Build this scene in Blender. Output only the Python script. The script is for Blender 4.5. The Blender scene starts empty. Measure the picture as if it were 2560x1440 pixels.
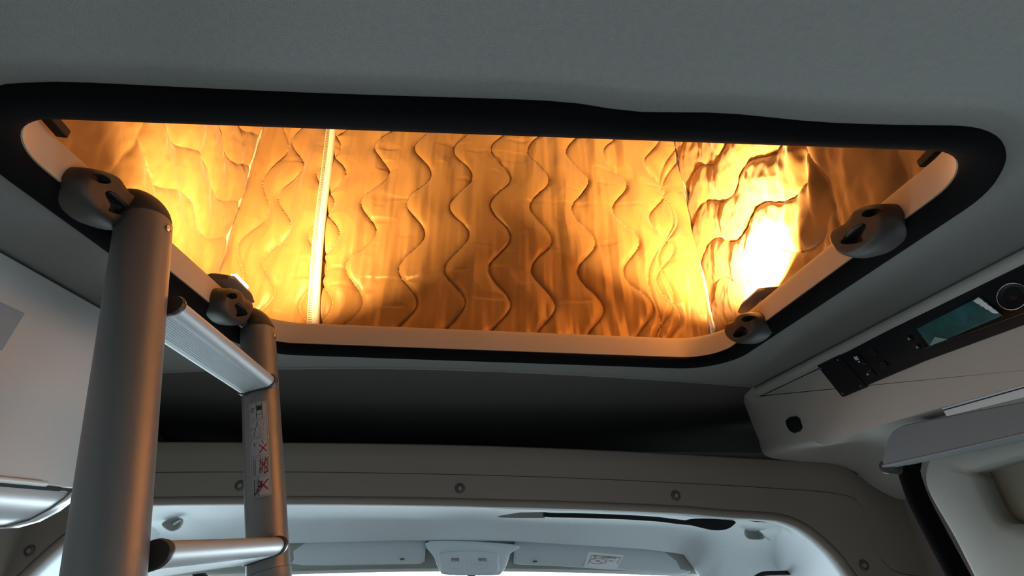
import bpy, bmesh, math, random
import numpy as np
from mathutils import Vector, Matrix
random.seed(4); rng = np.random.default_rng(7)
sc = bpy.context.scene
col = sc.collection

# ------------------------------------------------------------------ camera
PITCH, YAW, ROLL, F = 0.46163510, 0.04747336, 0.00136754, 1198.393
CAM = np.array([0, 0, 1.55])
cp, sp, cy, sy = math.cos(PITCH), math.sin(PITCH), math.cos(YAW), math.sin(YAW)
FW = np.array([sy*cp, cy*cp, sp]); R0 = np.array([cy, -sy, 0.]); U0 = np.cross(R0, FW)
RT = math.cos(ROLL)*R0 + math.sin(ROLL)*U0; UP = -math.sin(ROLL)*R0 + math.cos(ROLL)*U0
cam = bpy.data.cameras.new('camera'); camo = bpy.data.objects.new('camera', cam); col.objects.link(camo)
camo.matrix_world = Matrix(((RT[0], UP[0], -FW[0], CAM[0]), (RT[1], UP[1], -FW[1], CAM[1]), (RT[2], UP[2], -FW[2], CAM[2]), (0, 0, 0, 1)))
cam.sensor_width = 36; cam.lens = F/2560*36; cam.clip_start = .01
sc.camera = camo
# ------------------------------------------------------------------ world, light, exposure
SKY_BASE, SKY_FRONT, SKY_RIGHT = 1.0, 13.5, 3.0
w = bpy.data.worlds.new('world'); sc.world = w; w.use_nodes = True
bg = w.node_tree.nodes['Background']; bg.inputs[0].default_value = (.80, .92, 1, 1)
_t = w.node_tree; _c = _t.nodes.new('ShaderNodeTexCoord'); _s = _t.nodes.new('ShaderNodeSeparateXYZ'); _t.links.new(_c.outputs['Generated'], _s.inputs[0])
def _mr(src, a, b, c, d):
    n = _t.nodes.new('ShaderNodeMapRange'); n.interpolation_type = 'SMOOTHSTEP'
    for i, q in enumerate((a, b, c, d)): n.inputs[i+1].default_value = q
    _t.links.new(src, n.inputs[0]); return n.outputs[0]
# overcast sky, brighter ahead of the van and on its right
_a = _t.nodes.new('ShaderNodeMath'); _a.operation = 'ADD'
_t.links.new(_mr(_s.outputs['Y'], .2, .9, SKY_BASE, SKY_FRONT), _a.inputs[0]); _t.links.new(_mr(_s.outputs['X'], .3, .95, 0, SKY_RIGHT), _a.inputs[1])
_t.links.new(_a.outputs[0], bg.inputs[1])
sc.view_settings.view_transform = 'Standard'; sc.view_settings.look = 'None'
sc.view_settings.gamma = 1; sc.view_settings.exposure = 0; sc.view_settings.use_curve_mapping = False
sc.cycles.max_bounces = 8; sc.cycles.diffuse_bounces = 5; sc.cycles.glossy_bounces = 4; sc.cycles.transparent_max_bounces = 8
sc.cycles.caustics_reflective = False; sc.cycles.caustics_refractive = False
sc.cycles.sample_clamp_indirect = 6
def portal(name, loc, rot, sx, sy_):
    l = bpy.data.lights.new(name, 'AREA'); l.shape = 'RECTANGLE'; l.size = sx; l.size_y = sy_; l.cycles.is_portal = True
    o = bpy.data.objects.new(name, l); col.objects.link(o); o.location = loc; o.rotation_euler = rot
    return o
PORTALS = True
if PORTALS:
    portal('windscreen_portal', (0, 2.53, 1.11), (math.radians(-32), 0, 0), 2.1, 1.12)
    portal('sliding_door_window_portal', (1.17, .1, 1.12), (0, math.radians(90), 0), .7, 1.0)
    portal('left_window_portal', (-1.17, -1.2, 1.2), (0, math.radians(-90), 0), .6, 1.1)
    portal('cab_window_portal', (1.17, 1.95, 1.12), (0, math.radians(90), 0), .6, .8)
    portal('cab_window_portal', (-1.17, 1.95, 1.12), (0, math.radians(-90), 0), .6, .8)

# ------------------------------------------------------------------ points on real planes
def ray(x, y): return (x-1280)/F*RT - (y-720)/F*UP + FW
def PZ(x, y, z): d = ray(x, y); return CAM + d*(z-CAM[2])/d[2]
def PX(x, y, X): d = ray(x, y); return CAM + d*(X-CAM[0])/d[0]
def PY(x, y, Y): d = ray(x, y); return CAM + d*(Y-CAM[1])/d[1]

# ------------------------------------------------------------------ materials
MATS = {}
def M(name, c, rough=.6, metal=0., bump=0., scale=400., var=0., spec=.5, sheen=0., vscale=6., emit=None, es=0., stretch=None, coat=0.):
    if name in MATS: return MATS[name]
    m = bpy.data.materials.new(name); m.use_nodes = True; nt = m.node_tree; b = nt.nodes['Principled BSDF']
    b.inputs['Base Color'].default_value = (*c, 1); b.inputs['Roughness'].default_value = rough
    b.inputs['Metallic'].default_value = metal; b.inputs['Specular IOR Level'].default_value = spec
    b.inputs['Sheen Weight'].default_value = sheen; b.inputs['Coat Weight'].default_value = coat
    tc = nt.nodes.new('ShaderNodeTexCoord')
    vec = tc.outputs['Object']
    if stretch:
        mp = nt.nodes.new('ShaderNodeMapping'); mp.inputs['Scale'].default_value = stretch; nt.links.new(vec, mp.inputs[0]); vec = mp.outputs[0]
    if bump:
        n = nt.nodes.new('ShaderNodeTexNoise'); n.inputs['Scale'].default_value = scale; n.inputs['Detail'].default_value = 3
        bp = nt.nodes.new('ShaderNodeBump'); bp.inputs['Strength'].default_value = bump; bp.inputs['Distance'].default_value = .001
        nt.links.new(vec, n.inputs['Vector']); nt.links.new(n.outputs[0], bp.inputs['Height']); nt.links.new(bp.outputs[0], b.inputs['Normal'])
    if var:
        n2 = nt.nodes.new('ShaderNodeTexNoise'); n2.inputs['Scale'].default_value = vscale; n2.inputs['Detail'].default_value = 4
        mx = nt.nodes.new('ShaderNodeMix'); mx.data_type = 'RGBA'
        mx.inputs[6].default_value = (*[max(0, q*(1-var)) for q in c], 1); mx.inputs[7].default_value = (*[min(1, q*(1+var)) for q in c], 1)
        nt.links.new(vec, n2.inputs['Vector']); nt.links.new(n2.outputs[0], mx.inputs[0]); nt.links.new(mx.outputs[2], b.inputs['Base Color'])
    if emit:
        b.inputs['Emission Color'].default_value = (*emit, 1); b.inputs['Emission Strength'].default_value = es
    MATS[name] = m; return m
headliner = M('headliner_felt', (.26, .255, .247), .95, bump=.6, scale=900, var=.10, vscale=160, spec=.2)
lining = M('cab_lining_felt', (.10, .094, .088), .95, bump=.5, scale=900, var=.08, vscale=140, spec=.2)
trim_m = M('warm_grey_trim', (.30, .255, .225), .75, bump=.35, scale=1200, var=.05, vscale=220, spec=.3)
unit_m = M('beige_overhead_shell', (.43, .405, .375), .6, bump=.25, scale=900, var=.04, vscale=200, spec=.35)
white_lam = M('white_cabinet_laminate', (.62, .61, .60), .38, bump=.1, scale=300, var=.03, vscale=90)
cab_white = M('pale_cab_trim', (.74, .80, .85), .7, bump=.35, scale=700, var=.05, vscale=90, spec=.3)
visor_m = M('visor_vinyl', (.62, .66, .70), .65, bump=.3, scale=900, spec=.3)
strip_m = M('rim_board_white', (.54, .43, .33), .55, bump=.12, scale=500, var=.03, vscale=60)
rubber = M('black_pile_seal', (.006, .006, .0065), .95, bump=.8, scale=900, spec=.06)
blackp = M('black_plastic', (.008, .008, .010), .5, bump=.15, scale=800, spec=.25)
glossblack = M('gloss_black_panel', (.006, .007, .009), .18, spec=.5)
alu = M('anodised_aluminium', (.24, .235, .24), .42, metal=.6, bump=.15, scale=60, stretch=(40, 40, 1))
alu_rung = M('rung_aluminium', (.50, .53, .56), .5, metal=.35, bump=.1, scale=200)
steel = M('bolt_steel', (.6, .6, .6), .25, metal=1)
brownp = M('brown_grey_plastic', (.042, .035, .033), .5, bump=.2, scale=700, spec=.35)
darkp = M('dark_ladder_plastic', (.03, .028, .027), .45, bump=.15, scale=700)
groove_m = M('groove_shadow_gap', (.02, .02, .02), .9)
def fabric():
    m = M('satin_quilt', (.34, .195, .070), .46, metal=.15, bump=0, spec=.6, sheen=.15)
    nt = m.node_tree; b = nt.nodes['Principled BSDF']
    tc = [n for n in nt.nodes if n.type == 'TEX_COORD'][0]
    mp = nt.nodes.new('ShaderNodeMapping'); mp.inputs['Scale'].default_value = (1, 1, .22)
    n = nt.nodes.new('ShaderNodeTexNoise'); n.inputs['Scale'].default_value = 26; n.inputs['Detail'].default_value = 3
    wv = nt.nodes.new('ShaderNodeTexNoise'); wv.inputs['Scale'].default_value = 700
    b1 = nt.nodes.new('ShaderNodeBump'); b1.inputs['Strength'].default_value = .22; b1.inputs['Distance'].default_value = .008
    b2 = nt.nodes.new('ShaderNodeBump'); b2.inputs['Strength'].default_value = .12; b2.inputs['Distance'].default_value = .0006
    L = nt.links.new
    L(tc.outputs['Object'], mp.inputs[0]); L(mp.outputs[0], n.inputs['Vector']); L(tc.outputs['Object'], wv.inputs['Vector'])
    L(n.outputs[0], b1.inputs['Height']); L(wv.outputs[0], b2.inputs['Height']); L(b1.outputs[0], b2.inputs['Normal']); L(b2.outputs[0], b.inputs['Normal'])
    return m
satin = fabric()
def glass_mat():
    m = bpy.data.materials.new('window_glass'); m.use_nodes = True; nt = m.node_tree
    for n in list(nt.nodes):
        if n.type == 'BSDF_PRINCIPLED': nt.nodes.remove(n)
    out = nt.nodes['Material Output']; t = nt.nodes.new('ShaderNodeBsdfTransparent'); g = nt.nodes.new('ShaderNodeBsdfGlossy')
    g.inputs['Roughness'].default_value = .02; t.inputs[0].default_value = (.92, .96, .95, 1)
    mx = nt.nodes.new('ShaderNodeMixShader'); mx.inputs[0].default_value = .06
    nt.links.new(t.outputs[0], mx.inputs[1]); nt.links.new(g.outputs[0], mx.inputs[2]); nt.links.new(mx.outputs[0], out.inputs[0])
    return m
glass = glass_mat()

# ------------------------------------------------------------------ mesh helpers
def finish(o, mat, parent=None, smooth=False, label=None, bevel=0, seg=3, angle=None):
    if mat: o.data.materials.append(mat)
    if smooth:
        o.data.polygons.foreach_set('use_smooth', [True]*len(o.data.polygons))
        if angle is not None:
            try: o.data.set_sharp_from_angle(angle=math.radians(angle))
            except Exception: pass
    if bevel:
        b = o.modifiers.new('bevel', 'BEVEL'); b.width = bevel; b.segments = seg; b.limit_method = 'ANGLE'; b.angle_limit = math.radians(35)
        o.data.polygons.foreach_set('use_smooth', [True]*len(o.data.polygons))
        wn = o.modifiers.new('wn', 'WEIGHTED_NORMAL')
    if parent is not None: o.parent = parent
    if label: o['label'] = label
    return o
def obj(name, vs, fs, mat, parent=None, smooth=False, label=None, bevel=0, seg=3, angle=None, fixn=True):
    me = bpy.data.meshes.new(name)
    base = np.array(parent.matrix_world.translation) if parent is not None else None
    if base is not None: vs = [np.asarray(v) - BASE[parent.name] for v in vs]
    me.from_pydata([tuple(map(float, v)) for v in vs], [], [tuple(int(i) for i in f) for f in fs])
    if fixn:
        bm = bmesh.new(); bm.from_mesh(me); bmesh.ops.recalc_face_normals(bm, faces=bm.faces); bm.to_mesh(me); bm.free()
    me.update()
    o = bpy.data.objects.new(name, me); col.objects.link(o)
    if parent is not None: BASE[o.name] = BASE[parent.name]
    else: BASE[o.name] = np.zeros(3)
    return finish(o, mat, parent, smooth, label, bevel, seg, angle)
BASE = {}
def thing(name, label, cat, loc=(0, 0, 0), group=None):
    o = bpy.data.objects.new(name, None); col.objects.link(o); o.location = loc; o.empty_display_size = .05
    o['label'] = label; o['category'] = cat
    if group: o['group'] = group
    BASE[o.name] = np.array(loc, float); return o
def tag(o, label, cat, group=None, kind=None):
    o['label'] = label; o['category'] = cat
    if group: o['group'] = group
    if kind: o['kind'] = kind
    return o
def struct(o, label=None):
    o['kind'] = 'structure'
    if label: o['label'] = label
    return o
def box_vf(c, s, rot=None):
    c = np.array(c, float); s = np.array(s, float)/2
    vs = [np.array([a, b, d])*s for a in (-1, 1) for b in (-1, 1) for d in (-1, 1)]
    if rot is not None: vs = [np.array(rot) @ v for v in vs]
    return [v+c for v in vs], [(0, 1, 3, 2), (4, 6, 7, 5), (0, 4, 5, 1), (2, 3, 7, 6), (0, 2, 6, 4), (1, 5, 7, 3)]
def box(name, c, s, mat, parent=None, bevel=0, rot=None, label=None):
    v, f = box_vf(c, s, rot); return obj(name, v, f, mat, parent, bevel=bevel, label=label)
def boxes(name, lst, mat, parent=None, bevel=0):
    V, Fc = [], []
    for c, s in lst:
        v, f = box_vf(c, s); n = len(V); V += v; Fc += [tuple(i+n for i in q) for q in f]
    return obj(name, V, Fc, mat, parent, bevel=bevel)
def prism(name, pts, vec, mat, parent=None, bevel=0, seg=3, label=None, smooth=False):
    """solid from a planar outline (3-D points) pushed along vec"""
    n = len(pts); vec = np.array(vec, float)
    vs = [np.array(p) for p in pts] + [np.array(p)+vec for p in pts]
    fs = [tuple(range(n)), tuple(range(2*n-1, n-1, -1))] + [(i, (i+1) % n, n+(i+1) % n, n+i) for i in range(n)]
    return obj(name, vs, fs, mat, parent, bevel=bevel, seg=seg, label=label)
def grid(name, P, mat, parent=None, closed_u=False, closed_v=False, smooth=True, label=None, caps=False, angle=None, fixn=True):
    P = np.asarray(P, float); nu, nv = P.shape[:2]
    vs = P.reshape(-1, 3); fs = []
    for i in range(nu if closed_u else nu-1):
        for j in range(nv if closed_v else nv-1):
            a = i*nv+j; b = ((i+1) % nu)*nv+j; c = ((i+1) % nu)*nv+(j+1) % nv; d = i*nv+(j+1) % nv
            fs.append((a, b, c, d))
    if caps:
        fs.append(tuple(range(nv))); fs.append(tuple((nu-1)*nv+j for j in range(nv))[::-1])
    return obj(name, vs, fs, mat, parent, smooth=smooth, label=label, angle=angle, fixn=fixn)
def smooth_path(pts, n=8, closed=False):
    pts = [np.array(p, float) for p in pts]; out = []
    N = len(pts)
    for i in range(N if closed else N-1):
        if closed: p0, p1, p2, p3 = pts[(i-1) % N], pts[i], pts[(i+1) % N], pts[(i+2) % N]
        else: p0, p1, p2, p3 = pts[max(i-1, 0)], pts[i], pts[i+1], pts[min(i+2, N-1)]
        for k in range(n):
            t = k/n; out.append(.5*((2*p1)+(-p0+p2)*t+(2*p0-5*p1+4*p2-p3)*t*t+(-p0+3*p1-3*p2+p3)*t**3))
    if not closed: out.append(pts[-1])
    return out
def frame(d):
    d = np.array(d, float); d /= np.linalg.norm(d)
    a = np.array([0, 0, 1.]) if abs(d[2]) < .9 else np.array([1., 0, 0])
    u = np.cross(a, d); u /= np.linalg.norm(u); v = np.cross(d, u); return u, v, d
def tube(name, path, r, mat, parent=None, n=12, closed=False, label=None, flat=None):
    path = [np.array(p, float) for p in path]; rings = []; N = len(path)
    for i, p in enumerate(path):
        d = (path[(i+1) % N]-path[i-1]) if closed else path[min(i+1, N-1)]-path[max(i-1, 0)]
        u, v, _ = frame(d); rr = r[i] if hasattr(r, '__len__') else r
        k = flat if flat else 1
        rings.append([p+rr*(math.cos(2*math.pi*j/n)*u+k*math.sin(2*math.pi*j/n)*v) for j in range(n)])
    return grid(name, rings, mat, parent, closed_u=closed, closed_v=True, label=label, caps=not closed, angle=50)
def lathe(name, prof, org, axis, mat, parent=None, n=32, label=None, angle=40):
    """profile [(radius, height)] round an axis"""
    u, v, d = frame(axis); org = np.array(org, float)
    rings = [[org+h*d+max(r, 1e-5)*(math.cos(2*math.pi*j/n)*u+math.sin(2*math.pi*j/n)*v) for j in range(n)] for r, h in prof]
    return grid(name, rings, mat, parent, closed_v=True, label=label, caps=True, angle=angle)

# ================================================================== THE OPENING
def yfar(x): return 1.012 + .052*(x+.50)/1.035
def rim_loop(x0, x1, y0, dfar, r, off, n=14):
    """rounded opening outline, off = how far outwards"""
    x0 -= off; x1 += off; y0 -= off; r = r+off
    pts = []
    cs = [(x1-r, y0+r, -90), (x1-r, yfar(x1)+dfar+off-r, 0), (x0+r, yfar(x0)+dfar+off-r, 90), (x0+r, y0+r, 180)]
    for cx, cyy, a0 in cs:
        for k in range(n+1):
            a = math.radians(a0+90*k/n); pts.append(np.array([cx+r*math.cos(a), cyy+r*math.sin(a)]))
    # even subdivision of the straight runs
    out = []
    N = len(pts)
    for i in range(N):
        a, b = pts[i], pts[(i+1) % N]; m = max(1, int(np.linalg.norm(b-a)/.03))
        for k in range(m): out.append(a+(b-a)*k/m)
    return out
base_loop = rim_loop(-.503, .533, .362, 0, .085, 0)
def off_loop(o, bumpf=None):
    N = len(base_loop); out = []
    for i, p in enumerate(base_loop):
        t = base_loop[(i+1) % N]-base_loop[i-1]; t = t/np.linalg.norm(t); nrm = np.array([t[1], -t[0]])
        oo = o + (bumpf(p) if bumpf else 0); out.append(p+nrm*oo)
    return out
def lift(loop, z): return [np.array([p[0], p[1], z]) for p in loop]
def wob(p):   # the pile seal bulges and dips along its near run
    x = p[0]; sm = lambda a, b: (lambda t: t*t*(3-2*t))(min(1, max(0, (x-a)/(b-a))))
    w_ = sm(-.50, -.36)*(1-sm(.30, .50))*(1 if p[1] < .4 else 0)
    return w_*wob_(x)
def wob_(x):
    return .010 - .014/(1+math.exp(-(x-.10)/.018)) + .006*math.exp(-((x-.21)/.07)**2) + .0015*math.sin(9*x)
seal_prof = [(.006, 1.9075), (.0005, 1.9065), (.0005, 1.902), (.006, 1.895), (.014, 1.890), (.024, 1.887), (.034, 1.890), (.040, 1.8965), (.041, 1.9025)]
seal_P = []
for k, (o_, z_) in enumerate(seal_prof):
    fac = min(1, max(0, (o_-.01)/.03))
    seal_P.append(lift(off_loop(o_ - .004*fac, (lambda p, f=fac: wob(p)*f)), z_))
seal_o = grid('rubber_seal', seal_P, rubber, closed_v=True)
tag(seal_o, 'thick black pile seal running right round the edge of the roof opening', 'seal')
strip_P = [lift(off_loop(-.0005), 1.908), lift(off_loop(.003), 1.925), lift(off_loop(.010), 1.95), lift(off_loop(.013), 1.958), lift(off_loop(.016), 1.961), lift(off_loop(.03), 1.961), lift(off_loop(.03), 1.905)]
strip_o = grid('trim_1', strip_P, strip_m, closed_v=True, closed_u=True, angle=40); struct(strip_o, 'pale board lining the thickness of the roof opening')

# ceiling with the opening cut out
def yfront(x): return 1.153 + (.135*max(0, x+.22)**1.76 if x > -.22 else .17*(-.22-x)**1.9)
inner = off_loop(.018); N = len(inner); cxy = np.array([.015, .69])
X0, X1, Y0 = -1.16, 1.16, -2.6
def outer_pt(p):
    d = (p-cxy)/np.linalg.norm(p-cxy); t = 1e9
    if d[0] > 0: t = min(t, (X1-cxy[0])/d[0])
    if d[0] < 0: t = min(t, (X0-cxy[0])/d[0])
    if d[1] < 0: t = min(t, (Y0-cxy[1])/d[1])
    if d[1] > 0:
        for _ in range(6):
            q = cxy+d*min(t, 9); tt = (yfront(q[0])-cxy[1])/d[1]; t = min(t, tt) if _ == 0 and tt < t else (tt if t != (X1-cxy[0])/d[0] and t != (X0-cxy[0])/d[0] else t)
    return cxy+d*t
def ring_to(z):
    outer = [outer_pt(p) for p in inner]
    cn = [np.array(c) for c in ((X0, Y0), (X1, Y0))]
    for c in cn:
        i = min(range(N), key=lambda k: np.linalg.norm(outer[k]-c)); outer[i] = c
    rows = []
    for k, s in enumerate((0, .08, .2, .4, .7, 1)):
        rows.append([np.array([*(a+(b-a)*s), z]) for a, b in zip(inner, outer)])
    return rows
o = grid('ceiling', ring_to(1.9), headliner, closed_v=True, smooth=False, fixn=False); struct(o, 'grey felt headliner around the roof opening')
# small shadow gap where the front edge of the headliner ends
xs = np.linspace(X0, X1, 60)
o = grid('trim_2', [[(x, yfront(x)+dy, z) for x in xs] for dy, z in ((-.001, 1.9), (-.0005, 1.8965), (.002, 1.895), (.004, 1.8965), (.0045, 1.902), (.0045, 1.93))], headliner); struct(o, 'front edge of the headliner')
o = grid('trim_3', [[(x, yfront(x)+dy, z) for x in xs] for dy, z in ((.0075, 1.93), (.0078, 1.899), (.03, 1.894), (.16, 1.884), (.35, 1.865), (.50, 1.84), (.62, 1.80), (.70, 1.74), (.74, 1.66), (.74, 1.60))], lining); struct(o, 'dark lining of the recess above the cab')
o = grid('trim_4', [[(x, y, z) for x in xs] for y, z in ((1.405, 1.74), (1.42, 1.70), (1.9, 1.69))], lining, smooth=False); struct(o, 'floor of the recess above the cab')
# roof deck outside the strip, seen only through the opening
Nn = len(off_loop(.03)); deck_in = off_loop(.029)
deck = [lift(deck_in, 1.9605)]
dk = []
for p in deck_in:
    d = (p-cxy)/np.linalg.norm(p-cxy); t = min([(v-c)/dd for v, c, dd in ((1.14, cxy[0], d[0]), (1.40, cxy[1], d[1])) if dd > 1e-6] + [(v-c)/dd for v, c, dd in ((-1.14, cxy[0], d[0]), (-1.3, cxy[1], d[1])) if dd < -1e-6])
    dk.append(cxy+d*t)
deck.append(lift(dk, 1.9605))
o = grid('floor_upper', deck, M('roof_skin_white', (.62, .60, .58), .5), closed_v=True, smooth=False); o.name = 'trim_5'; struct(o, 'roof deck around the opening')
for c in ((-1.14, 1.40), (1.14, 1.40)): pass

# ================================================================== QUILTED TENT
YF, XL, XR = 1.28, -.809, .655
def vnoise(U, V, fu, fv, seed):
    r = np.random.default_rng(seed); T = r.random((64, 64))
    x = U*fu; y = V*fv; xi = np.floor(x).astype(int); yi = np.floor(y).astype(int); xf = x-xi; yf_ = y-yi
    xf = xf*xf*(3-2*xf); yf_ = yf_*yf_*(3-2*yf_)
    g = lambda a, b: T[a % 64, b % 64]
    return (g(xi, yi)*(1-xf)+g(xi+1, yi)*xf)*(1-yf_)+(g(xi, yi+1)*(1-xf)+g(xi+1, yi+1)*xf)*yf_ - .5
def wavef(t): # rounded zig-zag, close to the photo's stitch line
    return np.sin(t)
PER = .236
def facet(U, V, fu, fv, seed):
    r = np.random.default_rng(seed); T = r.random((64, 64))
    x = U*fu; y = V*fv; xi = np.floor(x).astype(int); yi = np.floor(y).astype(int); xf = x-xi; yf_ = y-yi
    g = lambda a, b: T[a % 64, b % 64]
    return (g(xi, yi)*(1-xf)+g(xi+1, yi)*xf)*(1-yf_)+(g(xi, yi+1)*(1-xf)+g(xi+1, yi+1)*xf)*yf_ - .5
def front_height(U, V):
    lines = []
    zz = V
    ph = 2*np.pi*(zz-2.542)/PER*1.0
    ph = 2*np.pi*(zz-(2.60-PER/4))/(.236+.004*(zz-2.4))
    for x0, drift in ((-.385, -.05), (-.245, -.01), (-.110, 0), (.020, .005), (.150, .008), (.285, .03), (.418, .05)):
        lines.append(x0 - drift*(zz-2.6)*-1*-1 + .0335*wavef(ph))
    lines.append(.545+.05*(zz-2.5) + .032*wavef(ph+.7))
    lines.append(.625+.20*(zz-2.7) - .028*wavef(ph*.8+.4))
    lines.append(.47+.25*(zz-2.1) - .03*wavef(ph*.6))
    lines.append(-.515-.07*(zz-2.5) + .032*wavef(ph+.3))
    lines.append(-.545-.07*(zz-2.5) - .034*wavef(ph+.3))
    lines.append(-.665-.02*(zz-2.5) + .030*wavef(ph-.6))
    lines.append(-.735+.03*(zz-2.5) - .022*wavef(ph*.9+.9))
    D = np.full(U.shape, 9.); S = np.zeros(U.shape)
    for L in lines:
        d = U-L; m = np.abs(d) < D; D = np.where(m, np.abs(d), D); S = np.where(m, np.sign(d), S)
    warp = vnoise(U, V, 9, 9, 1)*.012
    puff = .013*(1-np.exp(-D/.009)) + .006*np.clip(D/.065, 0, 1)**.8
    # the sheet steps over itself at each seam: left lip proud, right lip under
    puff += .0042*np.where(S < 0, np.exp(-D/.006), 0) - .0016*np.where(S > 0, np.exp(-D/.004), 0)
    big = .016*vnoise(U+warp, V, 14, 1.9, 2) + .010*vnoise(U+warp, V, 31, 3.6, 3) + .004*vnoise(U, V, 70, 9, 4) + .024*facet(U+.4*warp+.012*np.sin(V*13), V+.3*warp, 15, 3.4, 41) + .010*facet(U+warp, V+.1*U, 38, 9, 42)
    # short horizontal tucks between seams
    tuck = vnoise(U, V, 11, 34, 5); tuck = np.clip(tuck-.27, 0, 1)*.020*(.5+.5*np.exp(-((U+.2)/.35)**2))
    loose = np.clip((U-.45)/.12, 0, 1)+np.clip((-.52-U)/.12, 0, 1)
    diag = vnoise(U+.35*V, V-.2*U, 26, 7, 6)*.016*loose
    return puff+big-tuck+diag
def side_height(U, V, side):
    # U = y, V = z
    lines = []
    if side < 0:
        for z0 in (2.03, 2.165, 2.30, 2.432, 2.575, 2.71, 2.85): lines.append(z0+.12*(U-1.0)*.6 + .027*wavef(2*np.pi*(U-1.0)/.225) + .012*np.sin(U*9))
        ys = .835
    else:
        for z0 in (1.985, 2.12, 2.25, 2.385, 2.52, 2.66, 2.79): lines.append(z0+.16*(U-.98) + .026*wavef(2*np.pi*(U-.875)/.245) + .008*np.sin(U*11+1))
        ys = .735
    D = np.full(U.shape, 9.); S = np.zeros(U.shape)
    for L in lines:
        d = V-L; m = np.abs(d) < D; D = np.where(m, np.abs(d), D); S = np.where(m, np.sign(d), S)
    q = 1/(1+np.exp(-(U-ys-.02)/.012))
    puff = .010*(1-np.exp(-D/.011)) + .005*np.clip(D/.065, 0, 1)
    puff += .004*np.where(S > 0, np.exp(-D/.006), 0)
    d2 = np.abs(U-ys-.012*np.sin(V*14)); seam = .014*np.exp(-d2/.012)
    d3 = np.abs(U-(ys-.20)-.03*np.sin(V*7)); seam = seam + .010*np.exp(-d3/.018)
    big = .016*vnoise(U, V, 8, 6, 12+side) + .012*vnoise(U+.5*V, V-.3*U, 24, 6, 14+side) + .004*vnoise(U, V, 60, 40, 9)
    folds = .020*np.abs(vnoise(U+.6*V, V, 13, 5, 21+side))*(1-q)
    pl = .010*vnoise(U+.25*V, V, 44, 5, 31+side)*np.exp(-((U-ys-.06)/.08)**2)
    return q*puff - seam + big + folds + pl + .012*(1-q)
tent = thing('tent_liner', 'wave-stitched satin thermal tent liner glowing orange above the roof opening', 'tent', (0, YF, 1.96))
def roofz(y): return 3.02 - (YF-y)*.42
def panel(name, nu, nv, f, label=None):
    U = np.linspace(0, 1, nu)[:, None]*np.ones((1, nv)); V = np.ones((nu, 1))*np.linspace(0, 1, nv)[None, :]
    P = f(U, V); vs = P.reshape(-1, 3) - BASE['tent_liner']
    idx = np.arange(nu*nv).reshape(nu, nv)
    q = np.stack([idx[:-1, :-1], idx[1:, :-1], idx[1:, 1:], idx[:-1, 1:]], -1).reshape(-1, 4)
    me = bpy.data.meshes.new(name); me.vertices.add(len(vs)); me.vertices.foreach_set('co', vs.astype('f').ravel())
    me.loops.add(q.size); me.loops.foreach_set('vertex_index', q.ravel().astype('i')); me.polygons.add(len(q))
    me.polygons.foreach_set('loop_start', np.arange(0, q.size, 4, dtype='i')); me.polygons.foreach_set('loop_total', np.full(len(q), 4, 'i'))
    me.update(calc_edges=True); me.validate()
    o = bpy.data.objects.new(name, me); col.objects.link(o); BASE[o.name] = BASE['tent_liner']
    return finish(o, satin, tent, smooth=True, label=label)
def fpanel(U, V):
    x = XL+(XR-XL)*U; z = 1.955+(roofz(YF)-1.955)*V; h = front_height(x, z)
    e = np.clip(np.minimum(x-XL, XR-x)/.02, 0, 1); h = h*e
    return np.stack([x, YF-h+.004, z], -1)
panel('front_panel', 620, 480, fpanel)
for side, X in ((-1, XL), (1, XR)):
    def spanel(U, V, side=side, X=X):
        y = -.9+(YF+.9)*U**.62; z = 1.955+(roofz(y)-1.955)*V; h = side_height(y, z, side)
        h = h*np.clip((YF-y)/.015, 0, 1)
        return np.stack([X-side*h, y, z], -1)
    panel('side_panel', 480, 380, spanel)
# piping down both corners
for X, s in ((XL, 1), (XR, -1)):
    pp = [(X+s*.006+.0015*math.sin(k*1.7), YF-.006+.0015*math.sin(k*1.1), 1.965+k*.0262) for k in range(40)]
    tube('corner_piping', pp, .0042, M('piping_cloth', (.62, .55, .45), .5), tent, n=8)
# roof lid over the tent and its back
lid_m = M('lid_lining', (.30, .27, .25), .7)
grid('roof_lining', [[(x, y, roofz(y)) for x in np.linspace(XL, XR, 8)] for y in np.linspace(-.9, YF, 8)], lid_m, tent, smooth=False)
grid('rear_panel', [[(x, -.9, z) for x in np.linspace(XL, XR, 4)] for z in (1.955, roofz(-.9))], lid_m, tent, smooth=False)
# zip tape with zig-zag teeth
def zipc(t): # t 0 bottom .. 1 top
    z = 1.97+t*1.03; x = -.490-.085*((z-2.03)/.80) - .006*math.sin((z-2.0)*5); return np.array([x, YF-.024-.004*math.sin(z*9), z])
tape = []
for k in range(61):
    c = zipc(k/60); tape.append([c+np.array([dx, dy, 0]) for dx, dy in ((-.0165, .010), (-.0145, 0), (0, -.0025), (.0100, -.0015), (.0145, .0005), (.0165, .010))])
zipo = grid('zip_tape', tape, M('zip_tape_cloth', (.72, .71, .68), .5, bump=.4, scale=1500), tent, label='white zip tape')
V_, F_ = [], []
nt_ = 150
for k in range(nt_):
    t = (k+.3)/nt_; c = zipc(t); n0 = len(V_)
    for dx, dz in ((-.0115, .0012), (-.006, .0034), (-.0005, .0012)):
        p = c+np.array([dx, -.0042+abs(dx+.006)*.12, dz]); V_ += [p, p+np.array([0, 0, -.0019]), p+np.array([0, .002, 0]), p+np.array([0, .002, -.0019])]
    for j in range(2):
        a = n0+4*j; b = a+4; F_ += [(a, b, b+1, a+1), (a+2, b+2, b, a), (a+1, b+1, b+3, a+3)]
o = obj('zip_teeth', V_, F_, M('zip_teeth_grey', (.25, .22, .18), .5), zipo, fixn=False)

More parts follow.
